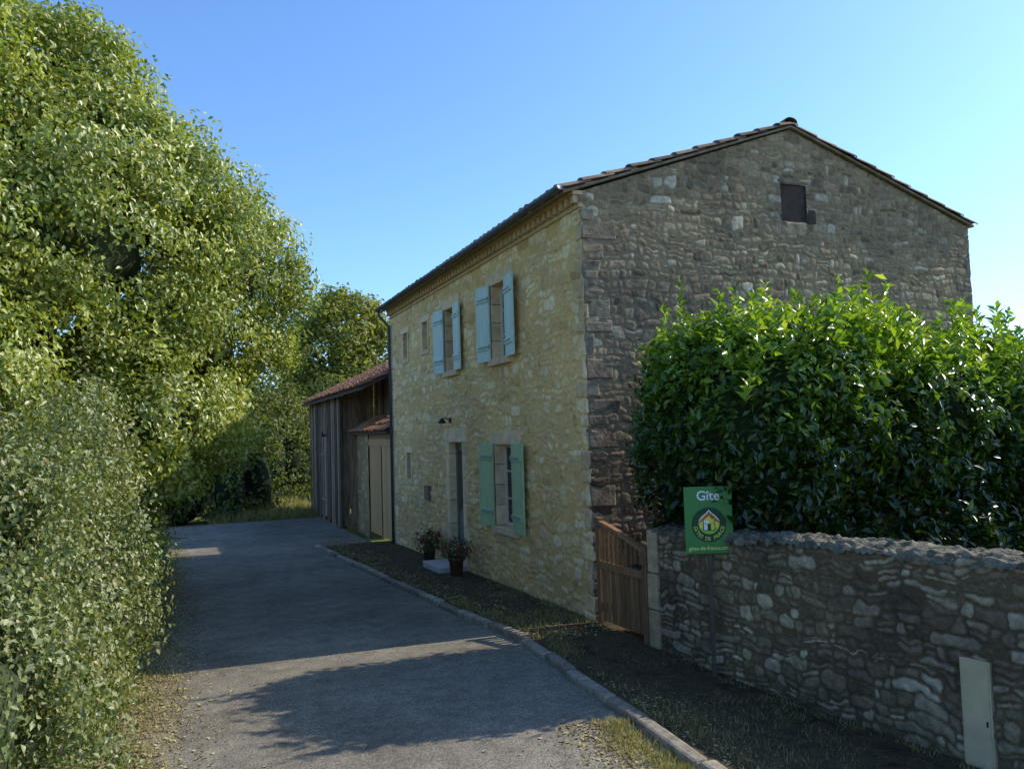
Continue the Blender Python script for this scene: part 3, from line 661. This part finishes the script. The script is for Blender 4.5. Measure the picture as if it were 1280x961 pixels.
treeA=empty('roadside_tree',(-2.0,12.3,-.1),"large leafy tree with sunlit yellow-green drooping leaves beside the lane","tree")
BA=[(-2.3,12.5,6.75,1.75,1.9,1.7),(-.58,12.8,5.85,1.35,1.4,1.25),(.52,13,4.9,1.25,1.3,1.1),(.08,12.7,3.8,1.2,1.4,1.0),(-.50,12,2.65,1.3,1.5,1.15),(-3.6,12,5.2,2.4,2.2,2.3),(-2.6,11.3,3.2,1.9,1.9,1.8),(-1.6,12,5.0,2.0,2.2,1.9),(-3.5,10.6,6.1,1.8,1.6,1.7),(-2.1,10.6,4.7,1.3,1.2,1.2),(-1.45,12.2,7.0,1.05,1.2,.95),(-3.3,9.6,4.2,1.6,1.4,1.7),(-1.25,11.4,1.7,1.0,1.3,1.0),(-.35,14.5,2.9,1.15,1.3,1.0),(-1.2,15.5,2.8,1.5,1.6,1.6),(-2.3,9.6,3.0,1.0,.9,.9),(-1.75,10.4,2.3,.8,.8,.9),(-2.5,11.4,5.9,1.2,1.1,1.1),(-1.2,11.6,6.0,1.1,1.1,1.0)]
NB=len(BA)
R_=random.Random(41)
for (x,y,z,a,b_,c_) in list(BA)[:9]:
    for q in range(5):
        th=R_.uniform(0,2*math.pi); ph=R_.uniform(-.3,1.2); r=R_.uniform(.36,.6)
        BA.append((x+a*.82*math.cos(ph)*math.cos(th),y+b_*.82*math.cos(ph)*math.sin(th),z+c_*.82*math.sin(ph),r,r,r*.9))
mb=MB(); mb.tube([(-2.0,12.3,-.4),(-2.05,12.3,.8),(-1.9,12.35,1.8),(-1.95,12.3,3.0)],[.34,.27,.24,.2],12)
branches(mb,(-1.95,12.3,2.3),[(b[0],b[1],b[2]+.3) for b in BA[:15]],.13,3); mb.obj('trunk',treeA,[M_BARK],True)
C,Nr,T=clumps(BA,5200,80,.145,101,shell=(.68,1.05),zmin=.6,up=.5,bury=.70,nz=.10,cw=.55,outw=1.1)
leaf_mesh('crown',C,Nr,T,102,.076,.042,M_LEAFA,treeA,droop=.5)
core('crown_shade_core',BA[:NB],.54,M_SOIL_SHADE,treeA,14)  # dark blobs painted to act as shade behind the leaf gaps
bank=empty('overgrown_bank',(-1.8,8,0),"tall bank smothered in small-leaved climbing shrubs beside the lane","shrub")
BB=[(-1.75,5.6,.6,1.15,1.0,1.25),(-1.7,6.8,.8,1.2,1.2,1.4),(-1.65,8.1,.85,1.25,1.3,1.5),(-1.9,9.4,.8,1.3,1.3,1.5),(-1.85,10.7,.6,1.2,1.2,1.3),(-2.5,7.4,1.5,1.2,1.4,1.1),(-2.6,9.3,1.9,1.3,1.4,1.3),(-2.6,6.0,1.2,1.2,1.2,1.1),(-1.7,12.2,.4,1.1,1.3,1.1),(-1.8,14,.4,1.1,1.3,1.2),(-1.7,16,.4,1.2,1.4,1.2),(-1.9,18,.5,1.2,1.4,1.4)]
core('earth',BB,.76,M_SOIL_SHADE,bank,4)
rb=random.Random(12)
for q in range(20):
    y=4.7+q*.30; BB.append((-.74+rb.uniform(-.16,.14)-.14*(y>8.4),y,rb.uniform(.0,.25),rb.uniform(.2,.42),rb.uniform(.22,.42),rb.uniform(.18,.42)))
for q in range(38):
    y=rb.uniform(5.8,10.6); r=rb.uniform(.22,.5); BB.append((rb.uniform(-2.5,-.85),y,rb.uniform(.9,2.35)+.18*max(0,y-8),r,r,r*.9))
C,Nr,T=clumps(BB,8200,42,.09,111,shell=(.82,1.08),zmin=.0,up=.35,outw=.8,cw=.6,nz=.16,bury=.72,squash=1.3)
leaf_mesh('foliage',C,Nr,T,112,.044,.029,M_IVY,bank,droop=.7)
hedge=empty('laurel_hedge',(7.5,6.8,0),"tall clipped glossy laurel hedge behind the garden wall","hedge")
BH_=[]
rh=random.Random(8)
def hb(x,y,z,a,b,c): BH_.append((x,y,z,a,b,c))
def htop(x): return 3.33-.10*max(0,x-6.4)
for x in np.arange(5.5,11.6,.62):
    hb(x+rh.uniform(-.1,.1),6.85+rh.uniform(-.1,.1),.9,.9,1.0,.98)
    hb(x+rh.uniform(-.1,.1),6.8+rh.uniform(-.1,.1),htop(x)-1.05+rh.uniform(-.08,.08),.8,1.0,1.0)
hb(5.22,7.3,1.95,.7,.7,1.05); hb(5.4,6.7,1.75,.6,.75,.8); hb(5.2,7.25,2.7,.55,.7,.6); hb(5.4,6.5,2.62,.55,.65,.62); hb(5.9,6.3,2.75,.5,.5,.5)
core('shade_core',BH_,.83,M_INNER,hedge,6)  # near-black blobs filling the hedge, coloured as its inner shade
C,Nr,T=clumps(BH_,6400,24,.09,121,shell=(.88,1.06),zmin=.15,up=.7,outw=.5,squash=1.0,bury=.80,nz=.08,cw=.65)
hz=np.clip((C[:,2]-1.4)/1.5,0,1); T=T*.75*(.35+.65*hz)+.27*hz**1.5  # lower leaves tinted dark, upper ones bright: light and shade painted by height
R=rs(77); ns=1000; sxp=4.75+R.rand(ns)*6.5; syp=6.8+(R.rand(ns)-.5)*1.9
szp=np.array([htop(x) for x in sxp])-.18+.12*R.randn(ns)-.32*np.abs(syp-6.8)-np.clip(5.0-sxp,0,1)*1.1
Cs=[];Ns=[];Ts=[]
for i in range(ns):
    hh=.12+.50*R.rand()**2.4; k=int(8+hh*26); lean=R.randn(2)*.07; tt=R.rand()*.4
    for q in range(k):
        t=q/k; Cs.append((sxp[i]+lean[0]*t,syp[i]+lean[1]*t,szp[i]+hh*t)); a=q*2.4; Ns.append((math.cos(a),math.sin(a),.6)); Ts.append(.45+tt+.2*R.rand())
C=np.concatenate([C,np.array(Cs)]); Nr=np.concatenate([Nr,np.array(Ns)]); T=np.concatenate([T,np.array(Ts)])
wx=4.62+.1288*(7.47-C[:,1]); ok=~((C[:,0]<wx+.42)&(C[:,2]<1.32)&(C[:,1]<7.7))&(C[:,0]>wx-.2)
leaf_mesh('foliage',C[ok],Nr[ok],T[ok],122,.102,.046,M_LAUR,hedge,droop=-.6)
tb=empty('field_tree',(8.4,45,-.35),"round autumn-tinged deciduous tree behind the barn","tree")
BT=[(8.4,45,7.6,2.6,2.6,2.4),(6.8,44.5,6.3,2.2,2.2,2.2),(10.3,45,6.5,2.6,2.4,2.4),(7.2,45,4.0,2.7,2.5,2.2),(9.5,44,4.0,2.8,2.5,2.4),(8.8,45,8.8,1.6,1.6,1.4)]
mb=MB(); mb.tube([(8.4,45,-.5),(8.4,45,2),(8.5,45,4)],[.4,.32,.25],10); branches(mb,(8.5,45,3.5),[b[:3] for b in BT],.16,4); mb.obj('trunk',tb,[M_BARK],True)
C,Nr,T=clumps(BT,1300,26,.32,131,shell=(.6,1.05),zmin=.5,up=.4,cw=.65); leaf_mesh('crown',C,Nr,T,132,.26,.15,M_OAK2,tb,droop=.2)
BS=[]
R=random.Random(5)
for i in range(30):
    x=-14+i*.85+R.uniform(-.4,.4); h=R.uniform(2.8,3.8) if x<7 else 2.4; yb=35+R.uniform(-1,2.5)+max(0,(x-2))*.5
    BS.append((x,yb,h*.45-.3,1.4,1.4,h*.75))
    if x<7: BS.append((x,yb+2.5,h*.95,1.6,1.4,h*.5))
for i in range(14): BS.append((-9+i*.85+R.uniform(-.3,.3),29.0+R.uniform(-.5,.6),.5,1.0,1.0,R.uniform(1.5,2.6)))
core('far_shade_core',BS,.5,M_INNER,None,9)["kind"]="stuff"  # near-black blobs inside the far shrubs, their inner shade as colour
C,Nr,T=clumps(BS,5400,28,.24,141,shell=(.7,1.06),zmin=-.3,nz=.2,cw=.65); o=leaf_mesh('far_shrubs',C,Nr,T*.9,142,.17,.10,M_OAK,None,kind="stuff")
for i,(px,py,rr_) in enumerate(((4.18,12.95,.13),(4.2,14.62,.12))):
    b0=gz(py)+PV+.002
    p=empty('potted_plant' if i==0 else 'potted_plant.001',(px,py,b0),"dark terracotta pot of red flowers on the pavement by the door","plant pot",group="flower pots by the door")
    mb=MB(); mb.lathe(px,py,[(0,b0),(rr_*.7,b0),(rr_*.95,b0+.26),(rr_*1.05,b0+.26),(rr_*1.08,b0+.31),(rr_*.95,b0+.31),(rr_*.92,b0+.27),(0,b0+.27)],20); mb.obj('pot',p,[M_TERRA],True)
    bl=[(px,py,b0+.41,.19,.21,.17)]
    C,Nr,T=clumps(bl,60,8,.05,150+i,shell=(.3,1.3),zmin=b0+.25,nz=.3); leaf_mesh('foliage',C,Nr,T,151+i,.045,.032,M_POTL,p)
    C,Nr,T=clumps(bl,16,12,.022,160+i,shell=(1.1,1.4),zmin=b0+.33,up=.6); leaf_mesh('flower',C,Nr,T,161+i,.03,.028,M_PETAL,p)
def scatter(name,pts,L,W,mat,seed,upn,droop,tint=None):
    R=rs(seed); n=len(pts); nr=R.randn(n,3)*upn[0]; nr[:,2]+=upn[1]
    return leaf_mesh(name,pts,nr,R.rand(n) if tint is None else tint,seed,L,W,mat,None,droop=droop,kind="stuff")
R=rs(201)
def gzv(y): return np.interp(y,[8,19,30],[0,-.25,-.35])
def blades(name,xs,ys,base,L,mat,seed,w=.012):
    R=rs(seed); n=len(xs); z=gzv(ys)+base; C=np.stack([xs,ys,z],1)
    d=R.randn(n,3)*.5; d[:,2]=1; d/=np.linalg.norm(d,axis=1,keepdims=True); s=np.cross(d,R.randn(n,3)); s/=np.linalg.norm(s,axis=1,keepdims=True)
    ln=(L*(.4+.9*R.rand(n)))[:,None]; P=np.empty((n,3,3)); P[:,0]=C-s*w/2; P[:,1]=C+s*w/2; P[:,2]=C+d*ln
    b=np.arange(n)*3; F=np.stack([b,b+1,b+2],1); me=grid_mesh(name,P.reshape(-1,3),F)
    at=me.attributes.new('tint','FLOAT','POINT'); at.data.foreach_set('value',np.repeat(R.rand(n),3).astype(np.float32))
    return link_mesh(name,me,None,[mat],kind="stuff")
xs=[];ys=[]
def tufts(n,xf,yr,sd,per=14):
    for _ in range(n):
        y=R.uniform(*yr); x=xf(y); k=R.randint(4,per)
        xs.extend(x+R.randn(k)*sd); ys.extend(y+R.randn(k)*sd)
tufts(900,lambda y:-.50-abs(R.randn())*.12+R.rand()**1.6*.55,(4.2,22),.05)
tufts(110,lambda y:kx(y)+.14+abs(R.randn())*.2,(3,8.2),.05)
tufts(240,lambda y:kx(y)-.10-abs(R.randn())*.14,(4.3,5.7),.05)
tufts(130,lambda y:kx(y)+.14+abs(R.randn())*.2,(7.5,8.3),.05)
tufts(110,lambda y:kx(y)+.16+abs(R.randn())*.10,(8.2,18),.03)
tufts(200,lambda y:4.45-R.rand()*.08 if y>7.5 else 4.6+(7.4-y)*.129-.10,(3,12),.03)
for _ in range(1300):
    y=R.uniform(3.5,11); x=R.uniform(kx(y)+.1,(wallx(y) if y<7.5 else 4.45)-.05)
    if vnoise(np.array([x*1.6]),np.array([y*1.1]),91)[0]>.54:
        k=R.randint(5,14); xs.extend(x+R.randn(k)*.05); ys.extend(y+R.randn(k)*.05)
xs=np.array(xs);ys=np.array(ys); KK=np.interp(ys,[4,4.7,8.2,11.8,19.3],[3.16,3.2,3.42,3.18,2.85])
rel=np.clip((xs-KK)/(4.7-KK),0,1); base=np.where(xs>KK,PV-.01-np.where(ys<8.2,.14*rel,0),0.0)
blades('roadside_grass',xs,ys,base,.08,M_GRASS,202,.008)
xs=[];ys=[]
tufts(1500,lambda y:R.uniform(1,4.2) ,(27.2,34),.12)
blades('meadow_grass',np.array(xs),np.array(ys),-.1,.45,M_GRASS,203,.03)
n=10500; sd_=R.rand(n)<.6; yy=R.uniform(3.6,20,n); KK=np.interp(yy,[4,4.7,8.2,11.8,19.3],[3.16,3.2,3.42,3.18,2.85])
xx=np.where(sd_,-.5+np.abs(R.randn(n))*.34,KK+.12+np.abs(R.randn(n))*.5)
ex=(R.rand(n)<.10); yy=np.where(ex,R.uniform(4.4,5.8,n),yy); xx=np.where(ex,3.05-np.abs(R.randn(n))*.25,xx)
KK=np.interp(yy,[4,4.7,8.2,11.8,19.3],[3.16,3.2,3.42,3.18,2.85])
rel=np.clip((xx-KK)/(4.7-KK),0,1); zv=np.where(xx>KK,PV+.014-np.where(yy<8,.13*rel,0),.018); ok=(xx<4.4)&~((xx>KK-.09)&(xx<KK+.09)); 
scatter('leaf_litter',np.stack([xx,yy,gzv(yy)+zv],1)[ok],.034,.023,M_DRY,204,(.25,1),0)
mb=MB(); rg=random.Random(4)
for _ in range(7000):
    q=rg.random(); y=4+12*rg.random()**1.5; K_=kx(y)
    x=-.35+abs(rg.gauss(0,.3)) if q<.6 else (K_-.09-abs(rg.gauss(0,.2)) if q<.85 else rg.uniform(-.2,K_-.1)); r=rg.uniform(.003,.010); z=gz(y)+.008
    if x>K_-.08: continue
    b=len(mb.v); 
    for (a,c,d) in ((1,0,0),(0,1,0),(-1,0,0),(0,-1,0),(0,0,1)): mb.v.append((x+a*r*rg.uniform(.7,1.3),y+c*r*rg.uniform(.7,1.3),z+d*r*rg.uniform(.5,1)))
    for k in range(4): mb.f.append((b+k,b+(k+1)%4,b+4)); mb.m.append(0)
mb.obj('gravel',None,[M_CONC],kind="stuff")

# ------------------------------------------------------------------ light, sky, camera
EL=math.radians(37.5); AZ=math.radians(93.0)
sd=Vector((math.cos(EL)*math.sin(AZ),math.cos(EL)*math.cos(AZ),math.sin(EL)))
L=bpy.data.lights.new('sun','SUN'); L.energy=5.0; L.angle=math.radians(.5); L.color=(1,.92,.79)
lo=bpy.data.objects.new('sun',L); lo.rotation_euler=(-sd).to_track_quat('-Z','Y').to_euler(); lo.location=(20,0,20); COL.objects.link(lo)
w=bpy.data.worlds.new("World"); scene.world=w; w.use_nodes=True; nt=w.node_tree
sk=nt.nodes.new('ShaderNodeTexSky'); sk.sky_type='NISHITA'; sk.sun_disc=False; sk.sun_elevation=EL; sk.sun_rotation=AZ; sk.air_density=1.0; sk.dust_density=.9; sk.ozone_density=1.2
mx=nt.nodes.new('ShaderNodeMix'); mx.data_type='RGBA'; mx.blend_type='MULTIPLY'; mx.inputs[0].default_value=1; mx.inputs[7].default_value=(1.02,1.42,1.92,1)
nt.links.new(sk.outputs[0],mx.inputs[6])
bg=nt.nodes['Background']; bg.inputs[1].default_value=.145; nt.links.new(mx.outputs[2],bg.inputs[0])
cam=bpy.data.cameras.new('camera'); co=bpy.data.objects.new('camera',cam); COL.objects.link(co)
cam.sensor_width=36; cam.lens=28.4; cam.clip_end=4000; cam.clip_start=.05
th=math.radians(22.16); pt=math.radians(3.29); ro=math.radians(1.72)
fw=Vector((math.sin(th)*math.cos(pt),math.cos(th)*math.cos(pt),math.sin(pt))); r0=Vector((math.cos(th),-math.sin(th),0)); u0=r0.cross(fw)
cx=r0*math.cos(ro)-u0*math.sin(ro); cy=r0*math.sin(ro)+u0*math.cos(ro)
co.matrix_world=Matrix(((cx.x,cy.x,-fw.x,0),(cx.y,cy.y,-fw.y,0),(cx.z,cy.z,-fw.z,2.3),(0,0,0,1)))
scene.camera=co
scene.view_settings.view_transform='Standard'; scene.view_settings.look='None'; scene.view_settings.exposure=0
